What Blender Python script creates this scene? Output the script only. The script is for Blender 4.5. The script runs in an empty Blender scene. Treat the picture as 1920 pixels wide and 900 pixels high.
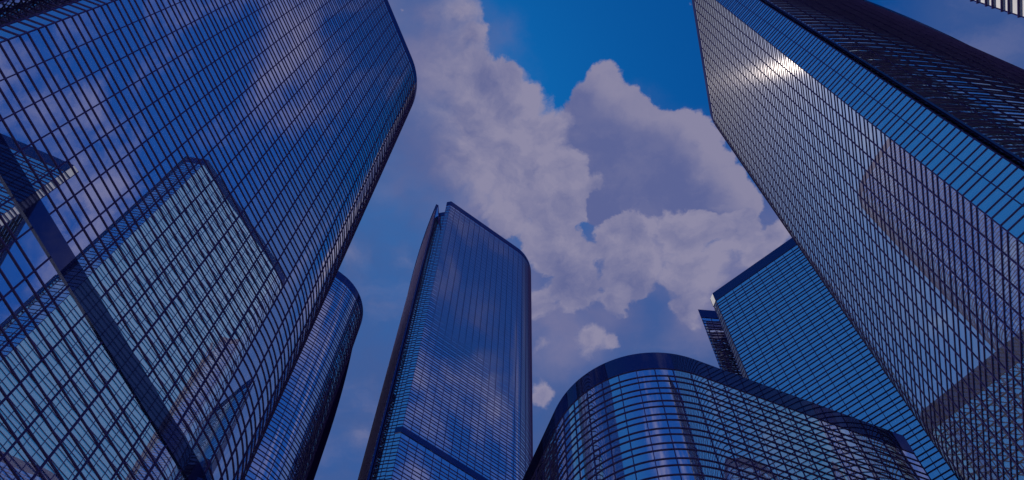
import bpy, math, random
from mathutils import Matrix, Vector

# ------------------------------------------------------------------ camera
FRONT = [(-0.0722, 0.1555, 0.0336), (-0.0605, 0.1847, 0.0296), (-0.0646, 0.2203, 0.0467), (-0.0473, 0.2196, 0.032), (-0.0124, 0.2299, 0.028), (0.0088, 0.2539, 0.0296), (0.0194, 0.2946, 0.0456), (0.033, 0.3315, 0.0466), (0.047, 0.3693, 0.0431), (0.0868, 0.3451, 0.0149), (0.046, 0.4088, 0.0356), (-0.0464, 0.2668, 0.06), (-0.0214, 0.3211, 0.0682), (-0.0016, 0.3713, 0.038), (0.0626, 0.4283, 0.0405), (0.1053, 0.4164, 0.0324), (0.1485, 0.4146, 0.0324), (0.2029, 0.4023, 0.04), (0.2523, 0.4036, 0.0388), (0.2907, 0.4134, 0.0292), (0.1393, 0.4525, 0.0464), (0.2142, 0.4493, 0.0397), (0.2747, 0.433, 0.0295), (0.078, 0.4759, 0.0443), (0.1237, 0.4951, 0.023), (0.216, 0.4947, 0.0257), (0.2287, 0.5229, 0.0151), (0.0953, 0.5469, 0.0208), (0.1213, 0.5473, 0.0125), (0.0407, 0.5567, 0.0139), (0.0457, 0.6208, 0.0245), (0.0316, 0.4991, 0.0257), (-0.1819, 0.4495, 0.0099), (-0.1862, 0.692, 0.0097), (-0.1274, 0.4506, 0.0053), (0.0589, 0.5934, 0.0071), (0.3131, 0.3978, 0.0225), (0.1155, 0.4046, 0.029), (0.1359, 0.3971, 0.0244)]
BACK = [(0.0803, 0.2499, 0.0284), (0.0943, 0.2258, 0.0192), (0.1242, 0.2734, 0.039), (0.1685, 0.3041, 0.0465), (0.2083, 0.3307, 0.0485), (0.1113, 0.3346, 0.0687), (0.1677, 0.3579, 0.0569), (0.2239, 0.3718, 0.0458), (0.0726, 0.2925, 0.0364), (0.2516, 0.3739, 0.0286), (-0.1357, 0.1524, 0.0056), (0.1746, 0.1408, 0.0044)]
CLEAR = [(0.086, 0.1523, 0.1486), (0.1473, 0.2064, 0.0875), (0.0836, 0.1973, 0.0694)]
DARK = [(0.1118, 0.3409, 0.028), (0.1348, 0.3273, 0.0371), (-0.024, 0.2304, 0.0163), (0.0598, 0.4908, 0.0406), (-0.0367, 0.4393, 0.0461), (0.1758, 0.5071, 0.0478), (0.0646, 0.4625, 0.0266)]
M = [[0.999265, -0.038328, 0.0], [-0.03537, -0.922142, -0.385231], [0.014765, 0.384948, -0.92282]]
SOFT = [(-0.0819, 0.2152, 0.0642), (-0.0752, 0.3232, 0.0683), (-0.0376, 0.399, 0.0581), (-0.1104, 0.1597, 0.0337), (-0.0361, 0.4668, 0.0333), (0.0979, 0.4891, 0.0748), (0.0554, 0.5268, 0.0553), (0.2275, 0.5121, 0.0411), (0.0325, 0.4501, 0.0397), (0.237, 0.4832, 0.0337), (0.137, 0.4252, 0.0789), (0.0332, 0.535, 0.0346), (0.2632, 0.4404, 0.0396), (0.2807, 0.3859, 0.032), (0.137, 0.3527, 0.0758), (0.3063, 0.4802, 0.0404)]

SKT = (0.0012, 0.031, 0.075)
scene = bpy.context.scene
cam_data = bpy.data.cameras.new('camera')
cam_data.sensor_width = 36.0
cam_data.lens = 1750.0 / 1920.0 * 36.0
cam_data.clip_start = 0.1
cam_data.clip_end = 6000.0
cam = bpy.data.objects.new('camera', cam_data)
scene.collection.objects.link(cam)
CAMZ = 1.7
mw = Matrix(M).to_4x4()
mw.translation = Vector((0, 0, CAMZ))
cam.matrix_world = mw
scene.camera = cam

# ------------------------------------------------------------------ view
scene.view_settings.view_transform = 'Standard'
scene.view_settings.look = 'None'
scene.view_settings.exposure = 0.0
scene.view_settings.gamma = 1.0
scene.view_settings.use_curve_mapping = False
scene.render.engine = 'CYCLES'
cy = scene.cycles
cy.max_bounces = 8
cy.glossy_bounces = 6
cy.diffuse_bounces = 2
cy.caustics_reflective = False
cy.caustics_refractive = False
cy.sample_clamp_indirect = 3.0

# ------------------------------------------------------------------ sun
SUN_DIR = Vector((-0.142, 0.306, 0.941)).normalized()
sun_el = math.asin(SUN_DIR.z)
sun_az = math.atan2(SUN_DIR.x, SUN_DIR.y)
sd = bpy.data.lights.new('sun', 'SUN')
sd.energy = 3.0
sd.cycles.use_multiple_importance_sampling = False
sd.angle = math.radians(0.53)
sd.color = (1.0, 0.93, 0.84)
sun = bpy.data.objects.new('sun', sd)
sun.rotation_euler = SUN_DIR.to_track_quat('Z', 'Y').to_euler()
scene.collection.objects.link(sun)

# ------------------------------------------------------------------ sky
world = bpy.data.worlds.new('World')
scene.world = world
world.use_nodes = True
world.cycles.sampling_method = 'MANUAL'
world.cycles.sample_map_resolution = 256
wt = world.node_tree
wt.nodes.clear()


class G:
    """tiny helper to write node maths"""
    def __init__(self, tree): self.t = tree
    def n(self, typ, **kw):
        nd = self.t.nodes.new(typ)
        for k, v in kw.items(): setattr(nd, k, v)
        return nd
    def put(self, sock, v):
        if isinstance(v, (int, float)): sock.default_value = v
        elif isinstance(v, (tuple, list)): sock.default_value = v
        else: self.t.links.new(v, sock)
    def m(self, op, a, b=None, c=None, clamp=False):
        nd = self.n('ShaderNodeMath', operation=op); nd.use_clamp = clamp
        for i, v in enumerate((a, b, c)):
            if v is not None: self.put(nd.inputs[i], v)
        return nd.outputs[0]
    def v(self, op, a, b=None, scale=None):
        nd = self.n('ShaderNodeVectorMath', operation=op)
        self.put(nd.inputs[0], a)
        if b is not None: self.put(nd.inputs[1], b)
        if scale is not None: self.put(nd.inputs['Scale'], scale)
        return nd.outputs[1] if op in ('DISTANCE', 'LENGTH', 'DOT_PRODUCT') else nd.outputs[0]
    def noise(self, vec, scale, detail=2, rough=0.5, dist=0.0, color=False, lac=2.0):
        nd = self.n('ShaderNodeTexNoise'); nd.noise_dimensions = '3D'
        self.put(nd.inputs['Vector'], vec); nd.inputs['Scale'].default_value = scale
        nd.inputs['Detail'].default_value = detail; nd.inputs['Roughness'].default_value = rough
        nd.inputs['Distortion'].default_value = dist; nd.inputs['Lacunarity'].default_value = lac
        return nd.outputs['Color'] if color else nd.outputs[0]
    def step(self, x, a, b):
        nd = self.n('ShaderNodeMapRange'); nd.interpolation_type = 'SMOOTHSTEP'
        self.put(nd.inputs[0], x); self.put(nd.inputs[1], a); self.put(nd.inputs[2], b)
        return nd.outputs[0]
    def mix(self, f, a, b, mode='MIX'):
        nd = self.n('ShaderNodeMix', data_type='RGBA', blend_type=mode)
        self.put(nd.inputs[0], f)
        self.put(nd.inputs[6], a if not isinstance(a, tuple) else (*a, 1)); self.put(nd.inputs[7], b if not isinstance(b, tuple) else (*b, 1))
        return nd.outputs[2]


g = G(wt)
tc = g.n('ShaderNodeTexCoord')
dirv = tc.outputs['Generated']
sx = g.n('ShaderNodeSeparateXYZ'); g.put(sx.inputs[0], dirv)
zz = g.m('MAXIMUM', sx.outputs[2], 0.06)
cb = g.n('ShaderNodeCombineXYZ')
g.put(cb.inputs[0], g.m('DIVIDE', sx.outputs[0], zz)); g.put(cb.inputs[1], g.m('DIVIDE', sx.outputs[1], zz))
PL = cb.outputs[0]                      # position on the flat cloud layer overhead


def field(vec, blobs, soft=0.012):
    f = None
    for (x, y, r) in blobs:
        d = g.v('DISTANCE', vec, (x, y, 0.0))
        e = g.m('MULTIPLY_ADD', d, -1.0, r)          # r - d : metres-like signed distance
        if f is None: f = e
        else:
            nd = g.n('ShaderNodeMath', operation='SMOOTH_MAX')
            g.put(nd.inputs[0], f); g.put(nd.inputs[1], e); nd.inputs[2].default_value = soft
            f = nd.outputs[0]
    return f


# billowing displacement of the cloud outlines
w1 = g.v('SCALE', g.v('SUBTRACT', g.noise(PL, 9.0, 1, 0.5, color=True), (0.5, 0.5, 0.5)), scale=0.045)
w2 = g.v('SCALE', g.v('SUBTRACT', g.noise(PL, 34.0, 5, 0.62, color=True), (0.5, 0.5, 0.5)), scale=0.026)
flat = g.n('ShaderNodeVectorMath', operation='MULTIPLY')
g.put(flat.inputs[0], g.v('ADD', w1, w2)); flat.inputs[1].default_value = (1, 1, 0)
PW = g.v('ADD', PL, flat.outputs[0])

big = g.noise(PL, 5.0, 3, 0.55)
mid = g.noise(PW, 16.0, 6, 0.6)
fine = g.noise(PW, 52.0, 5, 0.62)
# light comes from the upper right of the layer: compare density a step towards it
mid2 = g.noise(g.v('ADD', PW, (0.016, -0.014, 0.0)), 16.0, 6, 0.6)
relief = g.m('SUBTRACT', mid, mid2)

px0n = g.n('ShaderNodeSeparateXYZ'); g.put(px0n.inputs[0], PL); px0 = px0n.outputs[0]
fr = field(PW, FRONT)
bk = field(PW, BACK, 0.035)
clr = field(PL, CLEAR + [(-0.55, -0.40, 0.42)])
drk = field(PL, DARK)
fr_n = g.m('ADD', fr, g.m('MULTIPLY_ADD', mid, 0.05, -0.028))
softn = g.step(big, 0.38, 0.62)
lsoft = g.step(g.m('MULTIPLY_ADD', px0, -1.0, 0.0), 0.030, 0.085)
fr_a = g.step(fr_n, g.m('MULTIPLY_ADD', lsoft, -0.022, -0.001), g.m('ADD', g.m('MULTIPLY', lsoft, 0.045), g.m('MULTIPLY_ADD', softn, 0.010, 0.004)))
bk_n = g.m('ADD', bk, g.m('MULTIPLY_ADD', mid, 0.03, -0.018))
bk_a = g.step(bk_n, -0.001, 0.004)
clr_a = g.step(clr, -0.05, 0.02)
sft = field(g.v('ADD', PL, g.v('SCALE', flat.outputs[0], scale=1.6)), SOFT)
soft_a = g.step(g.m('ADD', sft, g.m('MULTIPLY_ADD', big, 0.10, -0.05)), -0.045, 0.05)

sky = g.n('ShaderNodeTexSky', sky_type='NISHITA')
sky.sun_disc = False
sky.sun_elevation = sun_el
sky.sun_rotation = sun_az
sky.air_density = 1.0; sky.dust_density = 0.4; sky.ozone_density = 2.0
sky_c = g.mix(1.0, sky.outputs[0], (SKT[0], SKT[1], SKT[2]), 'MULTIPLY')

BRIGHT = (0.262, 0.250, 0.380)
LIT = (0.245, 0.235, 0.365)
SHADE = (0.120, 0.138, 0.300)
VEIL = (0.058, 0.105, 0.285)
HAZE = (0.045, 0.092, 0.285)

# thin high veil, thicker to the left and low down
px_ = g.n('ShaderNodeSeparateXYZ'); g.put(px_.inputs[0], PL)
lowness = g.step(px_.outputs[1], 0.25, 0.62)
leftness = g.step(px_.outputs[0], 0.06, -0.10)
infront = g.step(px_.outputs[1], 0.02, 0.14)
vb = g.m('MAXIMUM', g.m('MAXIMUM', lowness, leftness), g.step(px_.outputs[0], 0.36, 0.48))
vamt = g.m('MULTIPLY', g.m('MULTIPLY', vb, infront), g.m('SUBTRACT', 1.0, clr_a))
wisp = g.noise(PW, 4.2, 6, 0.62)
veil_a = g.m('MULTIPLY', vamt, g.m('MULTIPLY_ADD', g.step(wisp, 0.34, 0.66), 0.35, 0.62))
# loose scattered cloud over the rest of the sky (seen in the glass)
behind = g.m('SUBTRACT', 1.0, infront)
wisp2 = g.noise(g.v('MULTIPLY', PW, (1.0, 1.7, 1.0)), 4.6, 6, 0.62)
scat = g.step(wisp2, 0.47, 0.72)
scat_a = g.m('MULTIPLY', g.m('MULTIPLY', scat, g.m('SUBTRACT', 1.0, clr_a)), g.m('MULTIPLY_ADD', behind, 0.55, 0.30))

c0 = g.mix(g.m('MULTIPLY', behind, 0.75), sky_c, g.mix(g.step(px_.outputs[0], -0.15, -0.45), (0.013, 0.072, 0.330), (0.020, 0.112, 0.345)))
c0 = g.mix(veil_a, c0, VEIL)
c0 = g.mix(g.m('MULTIPLY', g.step(px_.outputs[0], -0.27, -0.36), g.m('MULTIPLY', infront, 0.8)), c0, (0.018, 0.118, 0.290))
c0 = g.mix(scat_a, c0, (0.22, 0.215, 0.37))
c0 = g.mix(g.m('MULTIPLY', soft_a, g.m('MULTIPLY_ADD', g.step(mid, 0.35, 0.6), 0.22, 0.75)), c0, g.mix(g.step(big, 0.4, 0.62), (0.105, 0.128, 0.300), (0.185, 0.185, 0.335)))
# back bank: bright crisp rim, hazy blue-grey body
bk2 = field(g.v('ADD', PW, (0.026, -0.024, 0.0)), BACK, 0.035)
rim = g.step(g.m('ADD', g.m('MULTIPLY_ADD', mid, 0.07, -0.035), bk2), 0.020, -0.012)
bcol = g.mix(g.m('MULTIPLY_ADD', rim, 0.85, g.m('MULTIPLY', g.step(mid, 0.42, 0.64), 0.22), clamp=True), (0.105, 0.128, 0.300), LIT)
c1 = g.mix(bk_a, c0, bcol)
# front bank
lit = g.m('MULTIPLY_ADD', relief, 2.6, 0.60)
lit = g.m('ADD', lit, g.m('MULTIPLY_ADD', fine, 0.35, -0.175))
lit = g.m('SUBTRACT', lit, g.m('MULTIPLY', g.step(drk, -0.03, 0.03), 0.55))
lit = g.m('ADD', lit, g.m('MULTIPLY_ADD', big, 1.9, -0.87), clamp=True)
rimf = g.step(g.m('MULTIPLY_ADD', fine, 0.02, fr_n), 0.036, 0.006)
lit = g.m('ADD', lit, g.m('MULTIPLY', g.m('MULTIPLY', rimf, g.m('SUBTRACT', 1.0, lsoft)), 0.35), clamp=True)
fcol = g.mix(lit, SHADE, BRIGHT)
c2 = g.mix(fr_a, c1, fcol)
bg = g.n('ShaderNodeBackground')
g.put(bg.inputs[0], c2)
SKY_STRENGTH = 0.10
# colours above are written as seen; the background strength is the usual one
g.put(bg.inputs[0], g.mix(1.0, c2, (1 / SKY_STRENGTH,) * 3, 'MULTIPLY'))
bg.inputs[1].default_value = SKY_STRENGTH
wo = g.n('ShaderNodeOutputWorld')
wt.links.new(bg.outputs[0], wo.inputs[0])


# ------------------------------------------------------------------ materials
def mat(name):
    m = bpy.data.materials.new(name); m.use_nodes = True
    m.node_tree.nodes.clear()
    return m, G(m.node_tree)


def out(k, sh):
    o = k.n('ShaderNodeOutputMaterial'); k.t.links.new(sh, o.inputs[0])


def mirror_glass(name, tint, halo=0.03, body=(0.01, 0.012, 0.05), haze=0.08):
    m, k = mat(name)
    co = k.n('ShaderNodeTexCoord').outputs['Object']
    wav = k.noise(co, 0.22, 1, 0.4)
    bp = k.n('ShaderNodeBump'); bp.inputs['Strength'].default_value = 0.012; bp.inputs['Distance'].default_value = 0.25
    k.put(bp.inputs['Height'], wav)
    a = k.n('ShaderNodeBsdfGlossy'); a.inputs[0].default_value = (*tint, 1); a.inputs[1].default_value = 0.0
    k.t.links.new(bp.outputs[0], a.inputs['Normal'])
    b = k.n('ShaderNodeBsdfGlossy'); b.inputs[0].default_value = (1.0, 0.90, 0.84, 1); b.inputs[1].default_value = 0.13
    b2 = k.n('ShaderNodeBsdfGlossy'); b2.inputs[0].default_value = (0.97, 0.92, 1.0, 1); b2.inputs[1].default_value = 0.6
    mb_ = k.n('ShaderNodeMixShader'); mb_.inputs[0].default_value = 0.97
    mx = k.n('ShaderNodeMixShader'); mx.inputs[0].default_value = halo
    k.t.links.new(a.outputs[0], mx.inputs[1]); k.t.links.new(b.outputs[0], mb_.inputs[1]); k.t.links.new(b2.outputs[0], mb_.inputs[2]); k.t.links.new(mb_.outputs[0], mx.inputs[2])
    d = k.n('ShaderNodeBsdfDiffuse'); d.inputs[0].default_value = (*body, 1)
    m2 = k.n('ShaderNodeMixShader'); m2.inputs[0].default_value = haze
    k.t.links.new(mx.outputs[0], m2.inputs[1]); k.t.links.new(d.outputs[0], m2.inputs[2])
    out(k, m2.outputs[0])
    return m


def metal(name, col, rough=0.45, spec=0.5, gloss=None, gcol=(0.1, 0.12, 0.25)):
    m, k = mat(name)
    co = k.n('ShaderNodeTexCoord').outputs['Object']
    nz = k.noise(co, 0.6, 4, 0.6)
    dark = tuple(c * 0.8 for c in col)
    cc = k.mix(k.step(nz, 0.3, 0.7), dark, col)
    p = k.n('ShaderNodeBsdfPrincipled')
    k.put(p.inputs['Base Color'], cc)
    p.inputs['Roughness'].default_value = rough
    p.inputs['Specular IOR Level'].default_value = spec
    sh = p.outputs[0]
    if gloss:
        q = k.n('ShaderNodeBsdfGlossy'); q.inputs[0].default_value = (*gcol, 1); q.inputs[1].default_value = 0.02
        mx = k.n('ShaderNodeMixShader'); mx.inputs[0].default_value = gloss
        k.t.links.new(sh, mx.inputs[1]); k.t.links.new(q.outputs[0], mx.inputs[2]); sh = mx.outputs[0]
    out(k, sh)
    return m


GLASS_ = mirror_glass('mirror_glass', (0.94, 0.97, 1.0))
SPAN_ = mirror_glass('spandrel_glass', (0.89, 0.94, 1.0))
AQUA = mirror_glass('aqua_mirror_glass', (0.70, 1.0, 0.97), 0.045, (0.80, 0.74, 1.0), 0.03)  # brighter teal and lilac sky reflection put into the tint and body colour
AQUA_S = mirror_glass('aqua_spandrel_glass', (0.70, 0.97, 0.96), 0.045, (0.74, 0.70, 0.95), 0.03)
FIN = metal('fin_metal', (0.115, 0.095, 0.33), 0.9, 0.0)
MULL = metal('mullion_metal', (0.08, 0.07, 0.26), 0.9, 0.0)
PARA = metal('parapet_panel', (0.035, 0.036, 0.120), 0.9, 0.0, gloss=0.5, gcol=(0.14, 0.17, 0.34))
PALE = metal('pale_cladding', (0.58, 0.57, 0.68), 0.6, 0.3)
LIT_FIN = metal('skylit_fin_metal', (0.28, 0.25, 0.56), 0.8, 0.1)  # lighter copy of the fin metal, skylight on the sail put into its colour
ROOF = metal('roof_gravel', (0.12, 0.12, 0.14), 0.9, 0.1)
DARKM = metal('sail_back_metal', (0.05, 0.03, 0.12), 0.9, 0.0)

# ------------------------------------------------------------------ geometry helpers
COL = scene.collection


class MB:
    def __init__(self): self.v = []; self.f = []; self.mi = []; self.sm = []; self.mats = []
    def mid(self, m):
        if m not in self.mats: self.mats.append(m)
        return self.mats.index(m)
    def face(self, pts, m, smooth=False):
        b = len(self.v); self.v += [tuple(p) for p in pts]
        self.f.append(tuple(range(b, b + len(pts)))); self.mi.append(self.mid(m)); self.sm.append(smooth)
    def grid(self, rows, m, smooth=True):
        """rows: list of equally long point lists; shared vertices so shading is smooth"""
        b = len(self.v); n = len(rows[0])
        for r in rows: self.v += [tuple(p) for p in r]
        k = self.mid(m)
        for j in range(len(rows) - 1):
            for i in range(n - 1):
                self.f.append((b + j * n + i, b + j * n + i + 1, b + (j + 1) * n + i + 1, b + (j + 1) * n + i))
                self.mi.append(k); self.sm.append(smooth)
    def mesh(self, name):
        me = bpy.data.meshes.new(name)
        me.from_pydata(self.v, [], self.f)
        for m in self.mats: me.materials.append(m)
        me.polygons.foreach_set('material_index', self.mi)
        me.polygons.foreach_set('use_smooth', self.sm)
        me.update()
        return me
    def build(self, name, parent=None):
        return link(name, self.mesh(name), parent)


def link(name, me, parent=None):
    o = bpy.data.objects.new(name, me); COL.objects.link(o)
    if parent: o.parent = parent
    return o


def ccw(pts, sharp):
    a = sum(pts[i][0] * pts[(i + 1) % len(pts)][1] - pts[(i + 1) % len(pts)][0] * pts[i][1] for i in range(len(pts)))
    if a < 0:
        n = len(pts)
        return pts[::-1], {n - 1 - i for i in sharp}
    return pts, set(sharp)


def offset(pts, d, closed=True):
    """outward (right-hand of a counter-clockwise walk) mitred offset"""
    n = len(pts); res = []
    for i in range(n):
        p = Vector(pts[i])
        a = Vector(pts[i - 1]) if (closed or i > 0) else None
        b = Vector(pts[(i + 1) % n]) if (closed or i < n - 1) else None
        e1 = (p - a).normalized() if a is not None else None
        e2 = (b - p).normalized() if b is not None else None
        if e1 is None: e1 = e2
        if e2 is None: e2 = e1
        n1 = Vector((e1.y, -e1.x)); n2 = Vector((e2.y, -e2.x))
        m = (n1 + n2)
        m = m / max(0.25, 1 + n1.dot(n2))
        res.append((p.x + m.x * d, p.y + m.y * d))
    return res


def wall_strips(mb, pts, sharp, z0, z1, m, off=0.0):
    q = offset(pts, off) if off else pts
    n = len(q)
    s = sorted(sharp) or [0]
    for a, b in zip(s, s[1:] + [s[0] + n]):
        ch = [q[i % n] for i in range(a, b + 1)]
        mb.grid([[(x, y, z0) for x, y in ch], [(x, y, z1) for x, y in ch]], m, True)


def ledge(mb, pts, z0, z1, d, m, inner=0.0):
    """a ring running round the footprint, standing d proud of the glass"""
    q = offset(pts, d); p = offset(pts, inner) if inner else pts
    n = len(pts)
    for i in range(n):
        j = (i + 1) % n
        mb.face([(*q[i], z0), (*q[j], z0), (*q[j], z1), (*q[i], z1)], m)
        mb.face([(*p[i], z0), (*p[j], z0), (*q[j], z0), (*q[i], z0)], m)
        mb.face([(*q[i], z1), (*q[j], z1), (*p[j], z1), (*p[i], z1)], m)


def path(local, u, v):
    return [(x * u[0] + y * v[0], x * u[1] + y * v[1]) for x, y in local]


def arc(p, head, R, turn, step=1.1):
    """points after p along an arc (turn>0 = left); returns pts, end heading"""
    h = math.radians(head); t = math.radians(turn); s = 1 if turn > 0 else -1
    cx = p[0] - s * R * math.sin(h); cy_ = p[1] + s * R * math.cos(h)
    n = max(3, int(abs(t) * R / step)); res = []
    for i in range(1, n + 1):
        a = h + t * i / n
        res.append((cx + s * R * math.sin(a), cy_ - s * R * math.cos(a)))
    return res, head + turn


BAY = 3.28; ST = 4.0; WIN = 2.3; SP = 1.7; PAR = 5.6; FT = 0.14


def mullion_spots(pts, sharp, bay=BAY):
    """a position and heading every bay, restarted at each sharp corner"""
    n = len(pts); s = sorted(sharp) or [0]; res = []
    for a, b in zip(s, s[1:] + [s[0] + n]):
        ch = [Vector(pts[i % n]) for i in range(a, b + 1)]
        seg = [(ch[i + 1] - ch[i]).length for i in range(len(ch) - 1)]
        tot = sum(seg); k = max(1, round(tot / bay)); st = tot / k
        for j in range(k):
            d = j * st; i = 0
            while i < len(seg) - 1 and d > seg[i]: d -= seg[i]; i += 1
            e = (ch[i + 1] - ch[i]).normalized()
            if j == 0:
                # corner post: bisect with the previous run
                pr = Vector(pts[a % n]) - Vector(pts[(a - 1) % n]); pr.normalize()
                e2 = (e + pr).normalized(); res.append((ch[0], e2, True))
            else:
                res.append((ch[i] + e * d, e, False))
    return res


def box(mb, x0, x1, y0, y1, z0, z1, m):
    P_ = [(x0, y0), (x1, y0), (x1, y1), (x0, y1)]
    for i in range(4):
        a, b = P_[i], P_[(i + 1) % 4]
        mb.face([(*a, z0), (*b, z0), (*b, z1), (*a, z1)], m)
    mb.face([(*q, z0) for q in P_[::-1]], m); mb.face([(*q, z1) for q in P_], m)


def tower(label,  S, head, hand, H, L=46.0, R=20.0, turn=95.0, back=14.0, nang=132.0, nlen=2.2,
          recess=True, service=None, sail_t=8.0, sail=True, drop=1.55, rec_w=None, sail_len=58.0, FD=0.10, rec_world=None, rec_drop=8.0, sail_mat=None, pale_side=False, GLASS=None, SPAN=None):
    sail_mat = sail_mat or FIN; GLASS = GLASS or GLASS_; SPAN = SPAN or SPAN_
    """An office tower: flat main face from the sharp corner S, rounded end, short return face,
    recessed bay and a curved sail wall with a raking top."""
    TOP = H + CAMZ
    root = bpy.data.objects.new('glass_tower', None)
    COL.objects.link(root); root.location = (S[0], S[1], 0)
    root['label'] = label; root['category'] = 'skyscraper'; root['group'] = 'mirror glass towers around the square'
    h = math.radians(head); u = (math.cos(h), math.sin(h)); v = (-u[1] * hand, u[0] * hand)
    nd = (math.cos(math.radians(nang)), math.sin(math.radians(nang))); npd = (nd[1], -nd[0])
    loc = [(0, 0), (L - 0.4, 0), (L, 0)]; sharp = {0}
    a, hd = arc((L, 0), 0, R, turn); loc += a
    e = (loc[-1][0] + back * math.cos(math.radians(hd)), loc[-1][1] + back * math.sin(math.radians(hd)))
    loc.append((loc[-1][0] * .97 + e[0] * .03, loc[-1][1] * .97 + e[1] * .03)); loc.append(e)
    a, hd = arc(e, hd, 9.0, 178 - hd); loc += a
    loc.append((12.0, loc[-1][1])); sharp.add(len(loc) - 1)
    N = (nd[0] * nlen, nd[1] * nlen)
    N2 = (N[0] + npd[0] * 14, N[1] + npd[1] * 14)
    loc.append(N2); sharp.add(len(loc) - 1)
    loc.append(N); sharp.add(len(loc) - 1)
    pts, sharp = ccw(path(loc, u, v), sharp)
    # --- storeys
    z = TOP - PAR
    wm = MB(); wall_strips(wm, pts, sharp, 0, WIN, GLASS); wm = wm.mesh('window_band')
    sm_ = MB(); wall_strips(sm_, pts, sharp, 0, SP, SPAN)
    ledge(sm_, pts, -FT, 0.0, FD, FIN); ledge(sm_, pts, SP - FT, SP, FD, FIN)
    sm_ = sm_.mesh('spandrel_band')
    k = 0; low = MB()
    srv = TOP - PAR - (math.floor((TOP - PAR - service) / ST)) * ST if service else None
    while z > ST:
        z0 = z - ST
        if srv is not None and abs(z0 + ST - srv) < 0.1:
            b = MB(); ledge(b, pts, z0 + 0.6, z, FD + 0.06, PARA); wall_strips(b, pts, sharp, z0, z0 + 0.6, GLASS); b.build('service_band', root)
        elif k < 96:
            o = link('window_band', wm, root); o.location = (0, 0, z0 + SP)
            o = link('spandrel_band', sm_, root); o.location = (0, 0, z0)
        else:
            wall_strips(low, pts, sharp, z0 + SP, z, GLASS); wall_strips(low, pts, sharp, z0, z0 + SP, SPAN)
            ledge(low, pts, z0 - FT, z0, FD, FIN); ledge(low, pts, z0 + SP - FT, z0 + SP, FD, FIN)
        z = z0; k += 1
    if low.v:
        o = low.build('lower_storeys', root); o['kind'] = 'stuff'
    b = MB(); wall_strips(b, pts, sharp, 0, z, SPAN, 0.05); b.build('base_wall', root)
    # --- parapet and roof
    b = MB()
    q = offset(pts, FD); qi = offset(pts, -0.5)
    wall_strips(b, pts, sharp, TOP - PAR, TOP, PARA, FD)
    n = len(pts)
    for i in range(n):
        j = (i + 1) % n
        b.face([(*q[i], TOP), (*q[j], TOP), (*qi[j], TOP), (*qi[i], TOP)], PARA)
        b.face([(*qi[i], TOP - 1.4), (*qi[j], TOP - 1.4), (*qi[j], TOP), (*qi[i], TOP)], PARA)
        b.face([(*pts[i], TOP - PAR), (*pts[j], TOP - PAR), (*q[j], TOP - PAR), (*q[i], TOP - PAR)], FIN)
    b.build('parapet', root)
    b = MB(); b.face([(*p, TOP - 1.4) for p in qi], ROOF); b.build('roof', root)
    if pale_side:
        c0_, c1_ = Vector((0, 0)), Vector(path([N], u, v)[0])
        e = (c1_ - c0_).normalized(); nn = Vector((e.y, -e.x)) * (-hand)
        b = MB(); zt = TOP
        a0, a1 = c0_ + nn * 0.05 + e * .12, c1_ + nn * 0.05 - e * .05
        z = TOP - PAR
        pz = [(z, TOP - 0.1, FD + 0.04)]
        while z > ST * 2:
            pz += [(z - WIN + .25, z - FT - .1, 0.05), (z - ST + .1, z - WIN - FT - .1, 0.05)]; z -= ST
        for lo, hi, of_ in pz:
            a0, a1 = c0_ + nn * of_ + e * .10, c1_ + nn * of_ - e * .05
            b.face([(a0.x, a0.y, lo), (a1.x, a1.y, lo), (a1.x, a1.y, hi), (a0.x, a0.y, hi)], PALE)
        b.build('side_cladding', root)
    # --- mullions
    mm = MB(); box(mm, -0.07, 0.07, -0.11, 0.02, 0.5, TOP - PAR, MULL); mm = mm.mesh('mullion')
    for (p, e, cor) in mullion_spots(pts, sharp):
        o = link('mullion', mm, root); o.location = (p.x, p.y, 0)
        o.rotation_euler = (0, 0, math.atan2(e.y, e.x))
    # --- recess and sail
    if recess:
        rt = sail_t if rec_w is None else rec_w
        q0 = (N[0] + npd[0] * 2.6, N[1] + npd[1] * 2.6)
        q1 = (nd[0] * rt + npd[0] * 2.6, nd[1] * rt + npd[1] * 2.6)
        F0 = (nd[0] * sail_t, nd[1] * sail_t)
        sp, _ = arc(F0, nang - 51, 115.0, -math.degrees(sail_len / 115.0), 2.0)
        sp = [F0] + sp
        inner = offset(sp[::-1], -1.2, False)
        loc2 = inner + [q1, q0, (N[0] + npd[0] * 9, N[1] + npd[1] * 9), (14, 30)]
        sh2 = {0, len(inner) - 1, len(inner), len(inner) + 1, len(inner) + 2, len(inner) + 3}
        rp, rs = ccw(path(loc2, u, v), sh2)
        if rec_world:
            rp, rs = ccw([(x - S[0], y - S[1]) for x, y in rec_world], set(range(len(rec_world))))
        RT = TOP - rec_drop
        b = MB(); z = RT - PAR
        while z > ST:
            z0 = z - ST
            wall_strips(b, rp, rs, z0, z, GLASS)
            ledge(b, rp, z0 - FT, z0, FD, FIN); ledge(b, rp, z0 + SP - FT, z0 + SP, FD, FIN)
            z = z0
        for (p, e, cor) in mullion_spots(rp, rs, 2.6):
            nn = Vector((e.y, -e.x))
            a_, b_ = p - e * .08, p + e * .08; c_, d_ = b_ + nn * .11, a_ + nn * .11
            for s_, t_ in ((d_, c_), (a_, d_), (c_, b_)):
                b.face([(s_.x, s_.y, 1), (t_.x, t_.y, 1), (t_.x, t_.y, RT - PAR), (s_.x, s_.y, RT - PAR)], MULL)
        b.build('recessed_wall', root)
        b = MB(); wall_strips(b, rp, rs, RT - PAR, RT, PARA, FD)
        b.face([(*p, RT - 0.6) for p in rp], ROOF)
        qq = offset(rp, FD)
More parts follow.
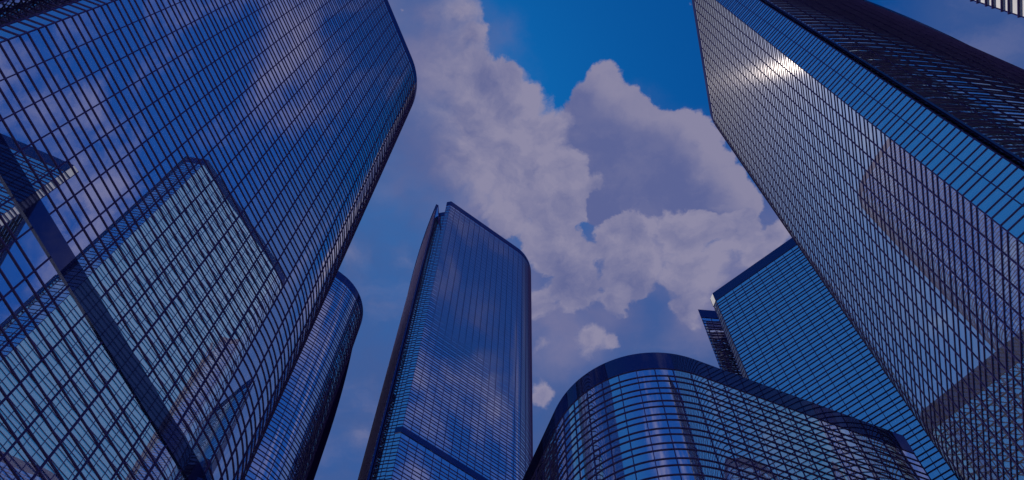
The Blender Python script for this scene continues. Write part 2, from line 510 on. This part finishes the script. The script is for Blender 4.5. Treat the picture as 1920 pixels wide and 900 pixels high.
        for i in range(len(rp)):
            j = (i + 1) % len(rp)
            b.face([(*rp[i], RT - PAR), (*rp[j], RT - PAR), (*qq[j], RT - PAR), (*qq[i], RT - PAR)], FIN)
            b.face([(*rp[i], RT), (*rp[j], RT), (*qq[j], RT), (*qq[i], RT)], PARA)
        b.build('recess_parapet', root)
        if sail:
            spw = path(sp, u, v)
            if hand > 0: spw = spw[::-1]
            # spw walks with the outside on its right
            outp = offset(spw, 0.0, False); inp = offset(spw, -0.7, False)
            n = len(spw)
            def s_of(i): return sail_len * ((n - 1 - i) if hand > 0 else i) / (n - 1)
            top = [TOP - 0.5 - drop * s_of(i) for i in range(n)]
            b = MB()
            b.grid([[(*p, 0) for p in outp], [(*p, t) for p, t in zip(outp, top)]], GLASS)
            b.grid([[(*p, 0) for p in inp], [(*p, t) for p, t in zip(inp, top)]], DARKM)
            fr_i = n - 1 if hand > 0 else 0
            b.face([(*outp[fr_i], 0), (*inp[fr_i], 0), (*inp[fr_i], top[fr_i]), (*outp[fr_i], top[fr_i])], PARA)
            b.build('sail_wall', root)
            b = MB(); ro = offset(spw, 0.5, False); ri = offset(spw, -0.9, False)
            b.grid([[(*p, t - 2.2) for p, t in zip(ro, top)], [(*p, t) for p, t in zip(ro, top)],
                    [(*p, t) for p, t in zip(ri, top)], [(*p, t - 2.2) for p, t in zip(ri, top)]], PARA, False)
            b.build('sail_rim', root)
            b = MB(); of = offset(spw, FD * 1.4, False); z = TOP - PAR - 4
            while z > ST:
                for zf in (z, z - WIN):
                    for i in range(n - 1):
                        if min(top[i], top[i + 1]) > zf + 0.5:
                            b.face([(*of[i], zf - FT), (*of[i + 1], zf - FT), (*of[i + 1], zf), (*of[i], zf)], sail_mat)
                            b.face([(*outp[i], zf - FT), (*outp[i + 1], zf - FT), (*of[i + 1], zf - FT), (*of[i], zf - FT)], sail_mat)
                    # fin end at the front edge of the sail
                z -= ST
            b.build('sail_fins', root)
            b = MB()
            tot = 0
            for i in range(0, n, 2):
                if i in (0, n - 1): continue
                p = Vector(outp[i]); e = (Vector(outp[i + 1]) - Vector(outp[i - 1])).normalized(); nn = Vector((e.y, -e.x))
                a_, b_ = p - e * .08, p + e * .08; c_, d_ = b_ + nn * .11, a_ + nn * .11
                for s_, t_ in ((d_, c_), (a_, d_), (c_, b_)):
                    b.face([(s_.x, s_.y, 1), (t_.x, t_.y, 1), (t_.x, t_.y, top[i] - 2), (s_.x, s_.y, top[i] - 2)], MULL)
            b.build('sail_mullions', root)
            # glazed brace between the sail tip and the roof of the recess
            fpt = Vector(inp[fr_i]); wq = path([q1], u, v)[0]; wq = Vector(wq)
            wq2 = Vector(path([(nd[0] * (rt - 3.6) + npd[0] * 1.2, nd[1] * (rt - 3.6) + npd[1] * 1.2)], u, v)[0])
            b = MB()
            T0 = TOP - 1.0
            A_ = Vector((fpt.x, fpt.y, T0)); B_ = Vector((wq2.x, wq2.y, RT - 22)); 
            dv = (B_ - A_); sd_ = dv.cross(Vector((0, 0, 1))).normalized() * 0.22; up = sd_.cross(dv).normalized() * 0.22
            cs = [sd_ + up, sd_ - up, -sd_ - up, -sd_ + up]
            for i in range(4):
                c1_, c2_ = cs[i], cs[(i + 1) % 4]
                b.face([A_ + c1_, A_ + c2_, B_ + c2_, B_ + c1_], MULL)
            b.build('brace', root)
            b = MB()
            C_ = Vector((wq2.x * .55 + fpt.x * .45, wq2.y * .55 + fpt.y * .45, RT - 8))
            b.face([A_ - Vector((0, 0, .5)), C_, Vector((fpt.x, fpt.y, RT - 12))], GLASS)
            b.build('wind_screen', root)
    return root


# ------------------------------------------------------------------ ground
gm, k = mat('paving')
co = k.n('ShaderNodeTexCoord').outputs['Object']
br = k.n('ShaderNodeTexBrick'); k.put(br.inputs['Vector'], co); br.inputs['Scale'].default_value = 1.0
br.inputs['Color1'].default_value = (0.38, 0.36, 0.35, 1); br.inputs['Color2'].default_value = (0.46, 0.44, 0.43, 1)
br.inputs['Mortar'].default_value = (0.10, 0.10, 0.10, 1)
p = k.n('ShaderNodeBsdfPrincipled'); k.put(p.inputs['Base Color'], br.outputs[0]); p.inputs['Roughness'].default_value = 0.85
out(k, p.outputs[0])
b = MB(); b.face([(-3000, -3000, 0), (3000, -3000, 0), (3000, 3000, 0), (-3000, 3000, 0)], gm)
o = b.build('ground'); o['kind'] = 'structure'

# ------------------------------------------------------------------ towers
A = tower('huge mirror glass tower filling the left side, mirroring a second tower and sky',
          (-51.65, 19.48), 67.2, 1, 294, L=45.8, service=84.0, FD=0.11)
C = tower('slender blue mirror tower in the middle, with a pointed sail tip at its top left',
          (-34.27, 179.70), 35.0, 1, 482, L=45.4, service=265.0, FD=0.17, sail_mat=LIT_FIN)
F = tower('huge pale mirror tower on the right, with bright blue side strip and dark curved wall',
          (56.93, 38.43), 74.5, -1, 330, L=47.8, R=15.0, turn=105, nang=128.5, nlen=6.5, sail_t=7.6, FD=0.105, GLASS=AQUA, SPAN=AQUA_S)
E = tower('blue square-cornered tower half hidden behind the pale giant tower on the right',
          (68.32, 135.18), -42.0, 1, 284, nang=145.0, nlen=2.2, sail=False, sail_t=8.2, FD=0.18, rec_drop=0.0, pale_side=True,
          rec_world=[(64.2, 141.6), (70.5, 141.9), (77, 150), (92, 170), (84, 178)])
D = tower('lowest tower in the bottom foreground, with a big rounded end under a thick dark parapet',
          (75.46, 99.82), 199.7, -1, 150, L=43.8, R=19.3, back=26.0, nlen=3.0, sail=False, turn=91, FD=0.15)
B = tower('narrow round-ended tower peeking out from behind the left giant, dark sail on its right',
          (-101.9, 129.7), 40.0, 1, 338, recess=False, FD=0.17)
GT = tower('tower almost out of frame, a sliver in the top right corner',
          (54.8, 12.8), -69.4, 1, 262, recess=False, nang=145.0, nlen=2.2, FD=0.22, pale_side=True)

# the curved sail wall of the round-ended tower, seen from its plain inner side
def free_sail(root, p0, p1, bulge, z0, z1, name='sail_wall'):
    n = 16; a = Vector(p0) - Vector(root.location[:2]); b_ = Vector(p1) - Vector(root.location[:2])
    e = (b_ - a).normalized(); nn = Vector((e.y, -e.x)); L_ = (b_ - a).length
    inn = []; top = []
    for i in range(n + 1):
        t = i / n
        q = a.lerp(b_, t) + nn * bulge * 4 * t * (1 - t); inn.append((q.x, q.y)); top.append(z0 + (z1 - z0) * t ** 1.15)
    ou = offset(inn, -0.8, False)
    m = MB()
    m.grid([[(*p, 0) for p in inn], [(*p, t) for p, t in zip(inn, top)]], DARKM)
    m.grid([[(*p, 0) for p in ou], [(*p, t) for p, t in zip(ou, top)]], GLASS_)
    m.grid([[(*p, t) for p, t in zip(inn, top)], [(*p, t) for p, t in zip(ou, top)]], PARA, False)
    m.face([(*inn[-1], 0), (*ou[-1], 0), (*ou[-1], top[-1]), (*inn[-1], top[-1])], PARA)
    m.build(name, root)
free_sail(B, (-63.2, 184.5), (-72.1, 223.7), 1.5, 345.0, 293.0)
